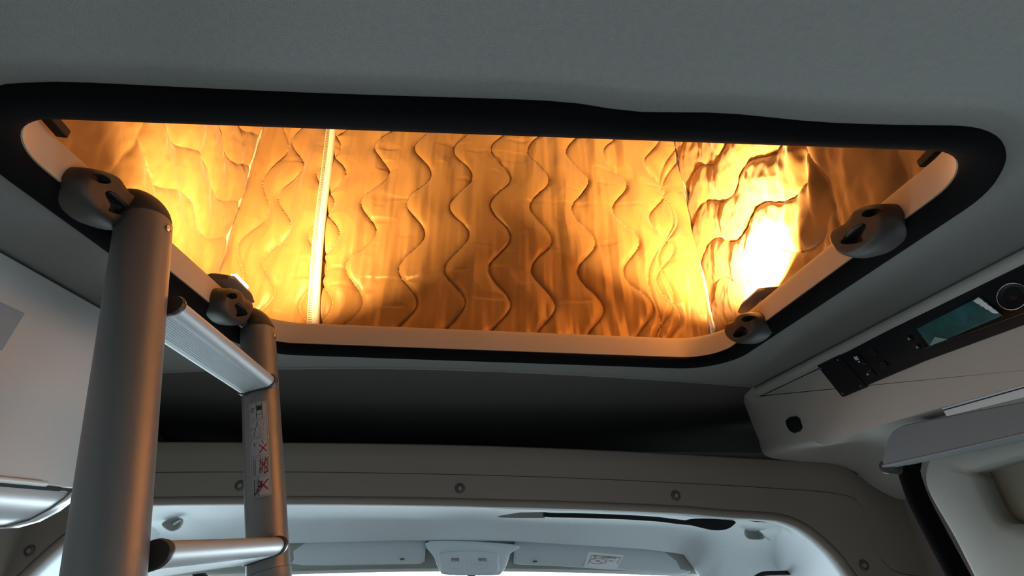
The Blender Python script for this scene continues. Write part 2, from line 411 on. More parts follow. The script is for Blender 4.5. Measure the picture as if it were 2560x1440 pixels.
# ================================================================== LAMPS beside the opening, on the roof deck
lamp_col = (1, .56, .20)
housing = M('lamp_housing_brown', (.20, .155, .13), .5, bump=.1, scale=600)
def lamp(x, s, label, energy, tilt):
    t = thing('rim_lamp', label, 'lamp', (x, .92, 1.962), 'lamps on the rim of the opening')
    # wedge body, thin towards the opening
    yy = (.862, .978)
    pr = [(-s*.040, 0.010), (-s*.040, .030), (-s*.018, .046), (s*.022, .040), (s*.030, .030), (s*.022, .022)]
    vs = []
    for y in (yy[0], yy[0]+.02, yy[1]-.03, yy[1]):
        k = .55 if y in yy else 1
        for a, b in pr: vs.append((x+a*(.8 if y in yy else 1), y, 1.962+.022+(b-.022)*k))
    fs = [tuple(range(6)), tuple(range(18, 24))[::-1]]
    for i in range(3):
        for j in range(6): fs.append((i*6+j, i*6+(j+1) % 6, (i+1)*6+(j+1) % 6, (i+1)*6+j))
    obj('housing', vs, fs, housing, t, bevel=.0015)
    box('mounting_foot', (x-s*.018, .92, 1.968), (.03, .05, .016), housing, t, bevel=.001)
    box('switch', (x+s*.006, .905, 1.981), (.014, .022, .006), M('switch_tan', (.4, .3, .22), .5), t, bevel=.001)
    tube('diffuser', [(x+s*.012, .885+k*.012, 2.0075) for k in range(7)], [.001]+[.0075]*5+[.001], M('led_diffuser', (1, .9, .7), .4, emit=(1, .80, .50), es=14), t, n=14)
    l = bpy.data.lights.new('led_light', 'AREA'); l.shape = 'RECTANGLE'; l.size = .03; l.size_y = .08; l.energy = energy; l.color = lamp_col; l.spread = math.radians(126)
    lo = bpy.data.objects.new('led_light', l); col.objects.link(lo); lo.parent = t
    lo.location = (0, .018 if s > 0 else .005, .064); lo.rotation_euler = tilt
    return t
lamp(-.540, 1, 'small brown lamp on the left rim of the opening, white diode showing', 13.5, (math.radians(180-24), math.radians(-8), 0))
lamp(.585, -1, 'small brown wedge lamp on the right rim, in front of the white glare', 27, (math.radians(180-17), math.radians(16), 0))
# dark hinge stays in the near corners
for x, a, lb in ((-.515, .16, 'dark stay at the near left corner of the opening'), (.552, -.16, 'dark stay at the near right corner of the opening')):
    rot = np.array(Matrix.Rotation(a, 3, 'Z'))
    o = box('corner_stay', (x, .425, 1.974), (.013, .075, .012), blackp, bevel=.002, rot=rot); tag(o, lb, 'bracket', 'dark stays in the near corners of the opening')

# ================================================================== RECEIVERS on the rim, shapes measured on the right-hand ones
def make_pod(name, x, s, label, outline, hole, slot, bar, D=.023):
    """plastic receiver standing D proud of the rim, s=+1 on the left rim (faces +x); outlines are (y, z) lists"""
    oc = np.mean(np.array(outline), axis=0)
    t = thing(name, label, 'bracket', (x, oc[0], oc[1]), 'ladder hook receivers on the rim')
    out = smooth_path([(0, y, z) for y, z in outline], 6, closed=True); c = np.array([0, oc[0], oc[1]])
    rings = [[np.array([x-s*.014, p[1], p[2]]) for p in out]]
    for k in range(8):
        a = k/7*math.pi/2; q = .74+.26*math.cos(a)
        rings.append([np.array([x+s*D*math.sin(a), c[1]+(p[1]-c[1])*q, c[2]+(p[2]-c[2])*q]) for p in out])
    for q, dx in ((.5, .0015), (.25, .0022), (.02, .0024)): rings.append([np.array([x+s*(D+dx), c[1]+(p[1]-c[1])*q, c[2]+(p[2]-c[2])*q]) for p in out])
    body = grid('body', rings, brownp, t, closed_v=True, caps=True)
    cuts = []
    for loop, dep in ((hole, .012), (slot, .016)):
        lp = smooth_path([(0, a, b) for a, b in loop], 3, closed=True)
        cuts.append(grid('cut', [[np.array([x+s*(D-dep), p[1], p[2]]) for p in lp], [np.array([x+s*(D+.02), p[1], p[2]]) for p in lp]], None, t, closed_v=True, caps=True, smooth=False))
    bpy.context.view_layer.update()
    for c_ in cuts:
        m = body.modifiers.new('b', 'BOOLEAN'); m.operation = 'DIFFERENCE'; m.object = c_; m.solver = 'EXACT'
    dg = bpy.context.evaluated_depsgraph_get(); me = bpy.data.meshes.new_from_object(body.evaluated_get(dg)); body.modifiers.clear(); body.data = me
    me.materials.clear(); me.materials.append(brownp)
    me.polygons.foreach_set('material_index', [0]*len(me.polygons)); me.polygons.foreach_set('use_smooth', [True]*len(me.polygons)); me.set_sharp_from_angle(angle=math.radians(38))
    for c_ in cuts: bpy.data.objects.remove(c_)
    hc = np.mean(np.array(hole), axis=0); hl = smooth_path([(0, a, b) for a, b in hole], 3, closed=True)
    prism('hole_plug', [np.array([x+s*(D-.0105), hc[0]+(p[1]-hc[0])*1.0, hc[1]+(p[2]-hc[1])*1.0]) for p in hl], (-s*.002, 0, 0), blackp, t)
    (y0, z0), (y1, z1) = bar
    tube('tongue', [np.array([x+s*(D-.004), y0, z0]), np.array([x+s*(D-.002), (y0+y1)/2, (z0+z1)/2]), np.array([x+s*(D-.004), y1, z1])], [.0035, .0048, .0035], darkp, t, n=12)
    return t
XF = .532-.023
def yz(pts, X, dy=0, dz=0): return [(PX(a, b, X)[1]+dy, PX(a, b, X)[2]+dz) for a, b in pts]
def oval(cx, cy_, rx, ry, ang): return [(cx+rx*math.cos(t)*math.cos(ang)-ry*math.sin(t)*math.sin(ang), cy_+rx*math.cos(t)*math.sin(ang)+ry*math.sin(t)*math.cos(ang)) for t in np.linspace(0, 2*math.pi, 13)[:-1]]
N_OUT = yz([(2146, 537), (2162, 518), (2190, 510), (2220, 511), (2244, 532), (2247, 556), (2236, 585), (2200, 620), (2160, 640), (2134, 645), (2105, 634), (2088, 608), (2088, 585), (2108, 568), (2130, 557)], .525)
N_HOLE = yz(oval(2176, 532, 21, 10, -.22), XF); N_SLOT = yz([(2104, 603), (2149, 561), (2169, 564), (2156, 590), (2157, 604), (2120, 611)], XF); N_BAR = yz([(2106, 593), (2151, 556)], XF)
F_OUT = yz([(1850, 800), (1861, 785), (1880, 779), (1898, 787), (1908, 806), (1904, 830), (1885, 850), (1856, 860), (1832, 850), (1821, 830), (1826, 812), (1840, 805)], .527)
F_HOLE = yz(oval(1866, 797, 13, 7.5, -.2), XF); F_SLOT = yz([(1831, 838), (1850, 816), (1865, 822), (1864, 836), (1841, 844)], XF); F_BAR = yz([(1829, 829), (1850, 812)], XF)
make_pod('hook_receiver', .532, -1, 'brown-grey plastic ladder receiver on the right rim, the larger and nearer one', N_OUT, N_HOLE, N_SLOT, N_BAR)
make_pod('hook_receiver', .534, -1, 'brown-grey plastic ladder receiver on the right rim, by the far corner below the lamp', F_OUT, F_HOLE, F_SLOT, F_BAR)
sh2 = lambda L, dy, dz=0: [(a+dy, b+dz) for a, b in L]
make_pod('hook_receiver', -.503, 1, 'dark plastic receiver on the left rim holding the near ladder rail', sh2(N_OUT, -.022), sh2(N_HOLE, -.022), sh2(N_SLOT, -.022), sh2(N_BAR, -.022))
make_pod('hook_receiver', -.500, 1, 'brown plastic receiver on the left rim holding the far ladder rail', sh2(N_OUT, .312), sh2(N_HOLE, .312), sh2(N_SLOT, .312), sh2(N_BAR, .312))

# ================================================================== LADDER
LD = ray(556, -1175); LD = LD/np.linalg.norm(LD)
NP = PX(361, 560, -.475); FP = PX(645, 830, -.475)
ladder = thing('telescopic_ladder', 'aluminium telescopic ladder leaning on the left rim of the opening', 'ladder', tuple((NP+FP)/2-LD*1.9))
bpy.context.view_layer.update()
RR = .0320
acr = np.cross(LD, (0, 1, 0)); acr /= np.linalg.norm(acr)   # across the tread, +x side
if acr[0] < 0: acr = -acr
for P0, nm in ((NP, 0), (FP, 1)):
    # rail with its telescoping steps
    prof = [(RR, -1.98)]
    steps = [1.60, 1.32, 1.04, .75, .445]
    r = RR+.0045
    prof = [(r, -1.98)]
    for k, t_ in enumerate(steps):
        prof += [(r, -t_), (r-.001, -t_+.001)]; r -= .001; prof += [(r, -t_+.002)]
    prof += [(RR, -.02), (RR, -.004), (RR-.0012, 0), (.001, 0)]
    rail = lathe('rail', [(.001, -1.98)]+prof, P0, LD, alu, ladder, n=48)
    # domed plastic cap leaning into the receiver
    cap_r = RR-.0008; rings = []
    for k in range(13):
        a = k/12*math.pi/2; rr_ = cap_r*math.cos(a)**.62; h = .054*math.sin(a)
        c = P0+LD*(h-.001)+np.array([-.020, -.002, 0])*(math.sin(a)**2)
        u, v, _ = frame(LD); rings.append([c+max(rr_, .0004)*(math.cos(2*math.pi*j/32)*u+math.sin(2*math.pi*j/32)*v) for j in range(32)])
    cap = grid('rail_cap', rings, brownp, ladder, closed_v=True, caps=True, label='domed brown plastic cap')
    hk = P0+LD*.010
    tube('hook', [hk+np.array([-.012, -.018, 0]), hk+np.array([-.024, -.030, .003]), hk+np.array([-.036, -.038, .001])], [.012, .0105, .009], darkp, ladder, n=14)
    b0 = P0-LD*.014; dirb = RT*.9+.1*UP
    dirb = dirb/np.linalg.norm(dirb)
    lathe('bolt', [(0, 0), (.0042, 0), (.0052, .002), (.0048, .0042), (.002, .0052), (0, .0054)], b0+dirb*(RR-.001), dirb, steel, ladder, n=16)
    # collars
    for t_ in (.137, .410):
        c = P0-LD*t_
        rings = []
        for h, rr_ in ((-.021, RR+.0008), (-.0205, RR+.0032), (.0205, RR+.0032), (.021, RR+.0008)):
            u, v, _ = frame(LD); rings.append([c+LD*h+rr_*(math.cos(a)*u+math.sin(a)*v) for a in np.linspace(0, 2*math.pi, 40, endpoint=False)])
def rung(t_, t2=None):
    A = NP-LD*t_; B = FP-LD*(t2 or t_); d = B-A; L = np.linalg.norm(d); d = d/L
    up = LD-(LD@d)*d; up /= np.linalg.norm(up); ac = np.cross(d, up); ac = -ac if ac[0] < 0 else ac
    # profile: flat ribbed underside, rounded right edge
    def prof(k=1.0, ribs=True):
        pts = []
        W, H = .032*k, .0125*k
        for a in np.linspace(-90, 90, 15): pts.append((W-.0150*k+.0150*k*math.cos(math.radians(a)), H*math.sin(math.radians(a))))
        for a in np.linspace(90, 270, 9): pts.append((-W+.008*k+.008*k*math.cos(math.radians(a)), H*math.sin(math.radians(a))))
        n = 60
        for j in range(1, n):
            x = -W+.008*k + (2*W-.023*k)*j/n; rb = .0012*(j % 5 in (0, 1)) if ribs and 6 < j < 56 else 0
            pts.append((x, -H+rb))
        return pts
    def ring(pos, k, ribs=True, shift=0.): return [A+d*pos+ac*(a+.006)+up*b for a, b in prof(k, ribs)]
    rg = grid('rung', [ring(.029, 1), ring(L-.030, 1)], alu_rung, ladder, closed_v=True, caps=True, smooth=True, angle=25)
    for a0, a1 in ((.026, .0355), (L-.036, L-.024)):
        grid('rung_collar', [ring(a0, 1.06, False), ring(a0+.003, 1.12, False), ring(a1-.002, 1.10, False), ring(a1, 1.03, False)], darkp, ladder, closed_v=True, caps=True, smooth=True, angle=40, label='dark plastic collar')
rung(.127, .130); rung(.424, .413)
for t_ in (.70, .98, 1.26, 1.54): rung(t_)
# release brace behind the top rung
q0 = NP-LD*.165+np.array([-.01, .06, 0]); q1 = NP-LD*.275+np.array([-.01, .012, 0])
u_, v_, d_ = frame(q1-q0)
tube('brace', [q0, q1], .0075, alu, ladder, n=10)
# instruction label wrapped on the far rail
u, v, _ = frame(LD)
toC = CAM-(FP-LD*.26); toC -= (toC@LD)*LD; toC /= np.linalg.norm(toC); side = np.cross(LD, toC)   # side points to screen left/right
if side@RT < 0: side = -side
def wrap(a, t_, r=RR+.0007): # a = arc length from the line facing the camera, t_ = distance below the top
    th = a/RR; return FP-LD*t_+r*(math.cos(th)*toC+math.sin(th)*side)
def wrapped(name, quads, mat, parent, r):
    V_, F_ = [], []
    for (a0, t0), (a1, t1), wd in quads:
        d = np.array([a1-a0, t1-t0]); L = np.linalg.norm(d); n_ = np.array([-d[1], d[0]])/L*wd/2; m = max(1, int(L/.002)); k0 = len(V_)
        for k in range(m+1):
            p = np.array([a0, t0])+d*k/m; V_ += [wrap(*(p+n_), r), wrap(*(p-n_), r)]
        F_ += [(k0+2*k, k0+2*k+1, k0+2*k+3, k0+2*k+2) for k in range(m)]
    return obj(name, V_, F_, mat, parent, fixn=False)
LA0, LA1, LT0, LT1 = -.0215, .0095, .168, .336
lab = grid('instruction_label', [[wrap(a, t_, RR+.0006) for t_ in np.linspace(LT0, LT1, 12)] for a in np.linspace(LA0, LA1, 10)], M('sticker_grey', (.36, .36, .37), .45), ladder, label='grey pictogram sticker with red crosses')
ink = M('sticker_ink', (.02, .02, .025), .5); red = M('sticker_red', (.30, .012, .015), .5)
blk, rd = [], []
ph_ = (LT1-LT0)/5; g = .0018
def rect(a0, t0, a1, t1, w_): return [((a0, t0), (a1, t0), w_), ((a1, t0), (a1, t1), w_), ((a1, t1), (a0, t1), w_), ((a0, t1), (a0, t0), w_)]
for k in range(5):
    t0 = LT0+k*ph_+g; t1 = t0+ph_-2*g; a0, a1 = LA0+.002, LA1-.002; W = a1-a0; H = t1-t0
    A_ = lambda x: a0+W*x
    T_ = lambda y: t0+H*y
    blk += rect(a0, t0, a1, t1, .0004)
    if k == 0:
        blk += [((A_(.42), T_(0)), (A_(.42), T_(1)), .0008), ((A_(.75), T_(0)), (A_(.75), T_(1)), .0008), ((A_(.42), T_(.75)), (A_(.75), T_(.75)), .0008), ((A_(.42), T_(.15)), (A_(.75), T_(.15)), .0006)]
        blk += [((A_(.45), T_(y)), (A_(.73), T_(y)), .0025) for y in (.25, .32, .39, .46)]
        blk += [((A_(.08), T_(y)), (A_(.32-.3*(y-.3)), T_(y)), .0009) for y in (.3, .38, .46, .54)]
    if k == 1:
        blk += [((A_(.45), T_(.1)), (A_(.22), T_(.95)), .0007), ((A_(.45), T_(.12)), (A_(.66), T_(.92)), .0003), ((A_(.05), T_(.45)), (A_(.30), T_(.45)), .0006), ((A_(.1), T_(.53)), (A_(.28), T_(.53)), .0005),
                ((A_(.7), T_(.1)), (A_(.82), T_(.3)), .0003), ((A_(.82), T_(.3)), (A_(.7), T_(.5)), .0003), ((A_(.7), T_(.5)), (A_(.84), T_(.7)), .0003), ((A_(.5), T_(.88)), (A_(.84), T_(.86)), .0003)]
    if k == 2:
        blk += [((A_(.15), T_(.22)), (A_(.38), T_(.2)), .0005), ((A_(.25), T_(.25)), (A_(.25), T_(.42)), .0014), ((A_(.62), T_(.15)), (A_(.95), T_(.1)), .0005), ((A_(.72), T_(.2)), (A_(.72), T_(.35)), .0014)]
        rd += [((A_(.52), T_(.38)), (A_(.92), T_(.82)), .0018), ((A_(.92), T_(.38)), (A_(.50), T_(.88)), .0018)]
    if k == 3:
        for x in (.12, .26): blk.append(((A_(x), T_(.05)), (A_(x), T_(.95)), .0006))
        blk += [((A_(.12), T_(y)), (A_(.26), T_(y)), .0005) for y in np.linspace(.1, .9, 8)]
        for x in (.55, .68, .82, .95): blk.append(((A_(x), T_(.05)), (A_(x-.08), T_(.9)), .0008))
        blk += [((A_(.52), T_(y)), (A_(.92), T_(y-.03)), .0006) for y in np.linspace(.15, .85, 6)] + [((A_(.7), T_(.95)), (A_(.95), T_(.82)), .0018)]
        rd += [((A_(.48), T_(.15)), (A_(.92), T_(.75)), .0018), ((A_(.90), T_(.12)), (A_(.46), T_(.82)), .0018)]
    if k == 4:
        for x in (.15, .38): blk.append(((A_(x), T_(.05)), (A_(x-.03), T_(.98)), .0010))
        blk += [((A_(.14), T_(y)), (A_(.37), T_(y)), .0009) for y in np.linspace(.15, .85, 6)] + [((A_(.15), T_(.9)), (A_(.6), T_(.2)), .0018), ((A_(.4), T_(.5)), (A_(.66), T_(.45)), .003)]
        rd += [((A_(.42), T_(.18)), (A_(.88), T_(.72)), .0026), ((A_(.92), T_(.15)), (A_(.34), T_(.80)), .0020)]
wrapped('pictogram_ink', blk, ink, lab, RR+.0008); wrapped('pictogram_cross', rd, red, lab, RR+.00095)

# ================================================================== LEFT OVERHEAD CABINET
CX = -.692
lc = thing('overhead_cabinet', 'glossy pale overhead cabinet along the left wall, behind the ladder', 'cabinet', (CX, .2, 1.56))
prism('door', [(CX, -1.2, 1.8955), (CX, .93, 1.8955), (CX, .93, 1.64), (CX, .915, 1.607), (CX, -1.2, 1.607)], (-.016, 0, 0), white_lam, lc, bevel=.002)
box('carcass', (-.93, -.14, 1.755), (.43, 2.10, .275), white_lam, lc, bevel=.003)
prof_b = [(-.700, 1.602), (-.6935, 1.600), (-.692, 1.592), (-.696, 1.575), (-.708, 1.560), (-.730, 1.551), (-.80, 1.548), (-1.10, 1.548)]
grid('bottom_rail', [[(x, y-(1.60-z)*.9, z) for x, z in prof_b] for y in (-1.2, .5, .897)], M('rail_pale_blue', (.66, .70, .74), .35, metal=.3), lc, caps=False, label='rounded metal bottom rail', angle=60)
tube('light_bar', [(-.688, -1.0, 1.6085), (-.688, .84, 1.6085)], .0042, M('light_bar_white', (.85, .86, .88), .4), lc, n=10)
box('shadow_gap', (-.70, -.15, 1.6035), (.012, 2.06, .006), blackp, lc)
# bright end trim curving under the rail
et = []
for x, z in ((-.690, 1.625), (-.690, 1.606), (-.6895, 1.590), (-.694, 1.572), (-.707, 1.557), (-.730, 1.548), (-.80, 1.545)):
    yb = .897-(1.60-z)*.9; et.append([(x, yb+.001, z), (x+.0015, yb+.004, z-.001), (x+.001, yb+.022, z-.001), (x-.004, yb+.024, z)])
grid('end_trim', et, M('end_trim_chrome', (.8, .82, .85), .3, metal=.4), lc, label='bright metal end trim')
pl = [PX(55, 790, CX+.002)]
c1 = PX(55, 792, CX+.0015)
prism('inset_plate', [(CX+.0015, .15, 1.832), (CX+.0015, c1[1]+.002, 1.832), (CX+.0015, c1[1]-.004, 1.772), (CX+.0015, .15, 1.762)], (-.002, 0, 0), M('plate_blue_grey', (.30, .37, .43), .35), lc, bevel=.0006, label='blue-grey plate')

# ================================================================== FRONT ARCH (trim between living area and cab)
YB = 1.40
def on(pts, Y): return [PY(a, b, Y) for a, b in pts]
outer_top = on([(-700, 1118), (0, 1108), (380, 1105), (800, 1107), (1200, 1114), (1560, 1128), (1900, 1147), (2080, 1158), (2125, 1172), (2175, 1212), (2235, 1243), (2330, 1250), (2700, 1262)], YB)
inner_top = on([(-700, 2200), (-150, 1640), (52, 1430), (179, 1319), (262, 1268), (330, 1249), (400, 1243), (700, 1241), (1000, 1243), (1300, 1250), (1500, 1256), (1700, 1265), (1818, 1275), (1920, 1281), (1960, 1287), (2007, 1305), (2054, 1338), (2101, 1383), (2137, 1431), (2250, 1580), (2500, 1900)], YB)
outer_s = smooth_path(outer_top, 6); inner_s = smooth_path(inner_top, 5)
def resample(path, n):
    path = np.array(path); d = np.r_[0, np.cumsum(np.linalg.norm(np.diff(path, axis=0), axis=1))]; s = np.linspace(0, d[-1], n)
    return np.stack([np.interp(s, d, path[:, k]) for k in range(3)], 1)
# the panel is lofted from its top edge to the mouth of the cab, groove included
NA = 120
top_r = resample(outer_s, NA); in_r = resample(inner_s, NA)
g1 = resample(smooth_path(on([(-700, 1230), (0, 1190), (380, 1181), (800, 1180), (1300, 1190), (1700, 1207), (1960, 1222), (2080, 1232), (2140, 1248), (2165, 1290), (2190, 1370), (2230, 1425), (2330, 1445), (2700, 1500)], YB), 5), NA)
P = []
def sh(a, dy, dz=0): return a+np.array([0, dy, dz])
P.append([sh(a, .05, 0) for a in top_r]); P.append([sh(a, .012, .002) for a in top_r]); P.append([sh(a, .003, 0) for a in top_r]); P.append([sh(a, 0, -.004) for a in top_r])
P.append([a*.5+b*.5 for a, b in zip(top_r, g1)])
P.append([sh(a, 0, .002) for a in g1]); P.append([sh(a, .0035, .0) for a in g1]); P.append([sh(a, .0, -.0015) for a in g1])
P.append([a*.5+b*.5 for a, b in zip(g1, in_r)])
P.append([sh(a, 0, .002) for a in in_r]); P.append([sh(a, .004, 0) for a in in_r]); P.append([sh(a, .03, 0) for a in in_r])
arch = grid('trim_6', P, trim_m, angle=60); struct(arch, 'grey arch panel above and beside the cab opening')
# inner lip of the arch (rolled edge) and the reveal running into the cab
def inwards(pts, d):
    pts = np.array(pts); t = np.gradient(pts, axis=0); t /= np.linalg.norm(t, axis=1)[:, None]
    nrm = np.stack([t[:, 2], 0*t[:, 0], -t[:, 0]], 1)
    return pts+nrm*d
lipP = [inwards(in_r, -.001)+[0, .006, 0], inwards(in_r, .002)+[0, .000, 0], inwards(in_r, .010)+[0, -.001, 0], inwards(in_r, .017)+[0, .004, 0], inwards(in_r, .019)+[0, .012, 0], inwards(in_r, .0185)+[0, .020, 0]]
o = grid('trim_7', lipP, trim_m); struct(o, 'rolled lip of the cab arch')
def deep(pts, d, y):   # the reveal runs forward along the cab sides only
    pts = inwards(pts, d); wgt = np.clip((np.abs(pts[:, 0]+.06)-.72)/.22, 0, 1); wgt = wgt*wgt*(3-2*wgt)
    out = pts.copy(); out[:, 1] += .062+(y-.062)*wgt; out[:, 0] += np.sign(pts[:, 0])*wgt*.02; return out
revP = [inwards(in_r, .0175)+[0, .020, 0], inwards(in_r, .0205)+[0, .026, 0], inwards(in_r, .0215)+[0, .045, 0], deep(in_r, .018, .062), deep(in_r, .018, .30), deep(in_r, .010, .42), deep(in_r, -.01, .44)]
o = grid('trim_8', revP, cab_white); struct(o, 'pale reveal behind the arch')
# round fixing caps in the arch
def cap_at(px_, py_, r, lb):
    c = PY(px_, py_, YB)
    t = thing('screw_cap', lb, 'cap', tuple(c), 'round caps along the arch panel')
    lathe('ring', [(r*.62, .002), (r*.66, -.004), (r*.95, -.003), (r*1.08, 0), (r*1.08, .003), (r*.62, .003)], c, (0, 1, 0), M('cap_ring_dark', (.11, .105, .10), .7), t, n=28)
    lathe('button', [(.0001, -.0035), (r*.45, -.0032), (r*.58, -.001), (r*.58, .003), (.0001, .003)], c, (0, 1, 0), trim_m, t, n=24)
for a, b, lb in ((600, 1214, 'round grey cap on the arch, just left of the far ladder rail'), (1150, 1221, 'round grey cap at the middle of the arch above the strap buckle'), (1690, 1239, 'round grey cap on the arch right of the middle, above the strap end'), (2160, 1413, 'round grey cap low on the right leg of the arch'), (74, 1377, 'round dark cap low on the left leg of the arch, under the cabinet')):
    cap_at(a, b, .0125, lb)

# ================================================================== CAB: headliner, visors, console, windscreen
def cabline(dy_mid=0): pass
CW = 1.16
xs = np.linspace(-CW, CW, 70)
def bow(x, k): return k*(x/1.16)**2
# headliner profile, bowed in plan
# the headliner runs from the arch reveal forward and down to a rounded lip above the visors
tp_ = np.array([PY(a, b, 1.462) for a, b in [(300, 1290), (380, 1268), (700, 1262), (1000, 1264), (1300, 1270), (1500, 1277), (1700, 1286), (1800, 1293), (1900, 1306)]])
lp_ = np.array([PY(a, b, 1.965) for a, b in [(300, 1395), (500, 1372), (700, 1359), (1000, 1351), (1300, 1354), (1600, 1372), (1700, 1384), (1724, 1392), (1738, 1425), (1770, 1475), (1950, 1560)]])
hp = [(1.462, 0, 0), (1.50, .04, 0), (1.62, .15, 0), (1.74, .30, 0), (1.84, .50, 0), (1.90, .70, 0), (1.94, .88, 0), (1.958, .97, 0), (1.966, 1.0, 0), (1.976, .98, 0), (1.985, .80, .004), (2.00, .40, .01)]
def headp(x, y, q):
    za = np.interp(x, tp_[:, 0], tp_[:, 2]); zb = np.interp(x, lp_[:, 0], lp_[:, 2])
    dim = 0
    for cx_ in (-.62, .92): dim += .012*math.exp(-((x-cx_)/.09)**2-((y-1.86)/.05)**2)
    return (x, y, za*(1-q)+zb*q+dim)
o = grid('trim_9', [[headp(x, y, z) for x in xs] for y, z, _ in hp], cab_white); struct(o, 'pale cab headliner lit by the windscreen')
# header strip and glass edge
def hx(x, y, z): return (x, y-.06*(x/1.16)**2, z-.022*(x+.1)**2-.030*(x*.048)*1)
o = grid('trim_10', [[hx(x, y, z) for x in xs] for y, z in ((2.008, 1.505), (2.010, 1.45), (2.012, 1.4275), (2.014, 1.4225), (2.03, 1.414), (2.035, 1.412))], M('header_olive', (.30, .31, .28), .7)); struct(o, 'header strip behind the visors')
o = grid('trim_11', [[hx(x, y, z) for x in xs] for y, z in ((2.032, 1.416), (2.045, 1.4135), (2.052, 1.4035), (2.06, 1.400), (2.10, 1.43))], M('screen_edge', (.72, .75, .76), .6)); struct(o, 'pale windscreen header')
# visors
def visor(a, b, lb, yk=1.990):
    t = thing('sun_visor', lb, 'sun visor', tuple(PY((a[0][0]+b[0][0])/2, a[0][1], yk)), 'folded-up sun visors')
    ta = resample(smooth_path([PY(x, y, yk) for x, y in a], 4), 50); tb = resample(smooth_path([PY(x, y, yk) for x, y in b], 4), 50)
    rows = []
    for q, dy in ((.0, .016), (0, .006), (.03, .002), (.08, 0), (.5, -.002), (.90, 0), (.97, .003), (1.0, .008), (1.0, .016)): rows.append([p*(1-q)+p2*q+np.array([0, dy, 0]) for p, p2 in zip(ta, tb)])
    rows = [[r_[0]+np.array([.0, .012, 0])]+list(r_)+[r_[-1]+np.array([0, .012, 0])] for r_ in rows]
    grid('visor_panel', rows, visor_m, t, closed_u=True)
    return t
va = [(480, 1352), (700, 1342), (900, 1337), (1050, 1338), (1066, 1342)]; vb = [(480, 1424), (700, 1417), (1000, 1411), (1045, 1411), (1061, 1404)]
v1 = visor(va, vb, 'pale folded sun visor left of the overhead console')
va2 = [(1286, 1344), (1292, 1344), (1400, 1346), (1600, 1360), (1715, 1376), (1731, 1380)]; vb2 = [(1284, 1408), (1300, 1412), (1400, 1416), (1600, 1429), (1700, 1436), (1730, 1430)]
v2 = visor(va2, vb2, 'pale folded sun visor with an airbag sticker, right of the console')
for v_, (x, y) in ((v1, (1005, 1398)), (v2, (1338, 1404))):
    c = PY(x, y, 1.986); cl = lathe('clip_slot', [(0, -.001), (.008, -.001), (.009, .003), (0, .003)], c, (0, 1, 0), M('clip_brown', (.13, .10, .08), .6), v_, n=20)
    bpy.context.view_layer.update()
    for vv in cl.data.vertices: vv.co.z = (vv.co.z-(c[2]-BASE[v_.name][2]))*.32+(c[2]-BASE[v_.name][2])
# airbag sticker on the right visor
SY = 1.9875
st = prism('airbag_sticker', on([(1472, 1379), (1560, 1388), (1541, 1424), (1459, 1418)], SY), (0, .0015, 0), M('sticker_white', (.88, .90, .92), .5), v2, label='white airbag warning sticker')
def stroke(name, segs, wd, mat, parent, Y):
    V_, F_ = [], []
    for a, b in segs:
        a = PY(*a, Y); b = PY(*b, Y); d = b-a; n_ = np.array([-d[2], 0, d[0]]); n_ = n_/max(1e-9, np.linalg.norm(n_))*wd/2; k = len(V_)
        V_ += [a+n_, a-n_, b-n_, b+n_]; F_.append((k, k+1, k+2, k+3))
    return obj(name, V_, F_, mat, parent, fixn=False)
inkb = M('print_dark', (.10, .09, .10), .6); inkg = M('print_olive', (.30, .31, .20), .6); inkr = M('print_red', (.42, .16, .26), .6)
stroke('print_frame', [((1479, 1388), (1552, 1394)), ((1479, 1388), (1469, 1412)), ((1552, 1394), (1543, 1410)), ((1519, 1393), (1514, 1410)), ((1484, 1392.5), (1488, 1388.8)), ((1488, 1388.8), (1491, 1393)), ((1484, 1392.5), (1491, 1393)), ((1522, 1403), (1527, 1401)), ((1527, 1401), (1530, 1404)), ((1530, 1404), (1534, 1402)), ((1541, 1403), (1544, 1406))], .0014, inkb, st, SY-.0006)
ell = [(1494+19*math.cos(a), 1402.5+7*math.sin(a)) for a in np.linspace(0, 2*math.pi, 25)]
stroke('print_sign', [(ell[i], ell[i+1]) for i in range(24)]+[((1482, 1397), (1506, 1408)), ((1490, 1404), (1500, 1401))], .0016, inkr, st, SY-.0008)
tc_ = bpy.data.curves.new('txt', 'FONT'); tc_.body = 'AIRBAG'; tc_.size = .0125; tc_.align_x = 'CENTER'; tc_.extrude = .0001; tc_.offset = .0003
to = bpy.data.objects.new('txt', tc_); col.objects.link(to); bpy.context.view_layer.update()
me = bpy.data.meshes.new_from_object(to.evaluated_get(bpy.context.evaluated_depsgraph_get())); bpy.data.objects.remove(to)
tx = bpy.data.objects.new('print_lettering', me); col.objects.link(tx); me.materials.clear(); me.materials.append(inkg); tx.parent = st; BASE[tx.name] = BASE[st.name]
pc = PY(1522, 1396.3, SY-.0012)-BASE[st.name]; p2 = PY(1548, 1397.6, SY)-BASE[st.name]; p1 = PY(1498, 1394.6, SY)-BASE[st.name]
ang = math.atan2(p2[2]-p1[2], p2[0]-p1[0])
tx.matrix_local = Matrix.Translation(Vector(pc)) @ Matrix.Rotation(-ang, 4, 'Y') @ Matrix.Rotation(math.pi/2, 4, 'X') @ Matrix.Diagonal((1.28, .62, 1, 1))
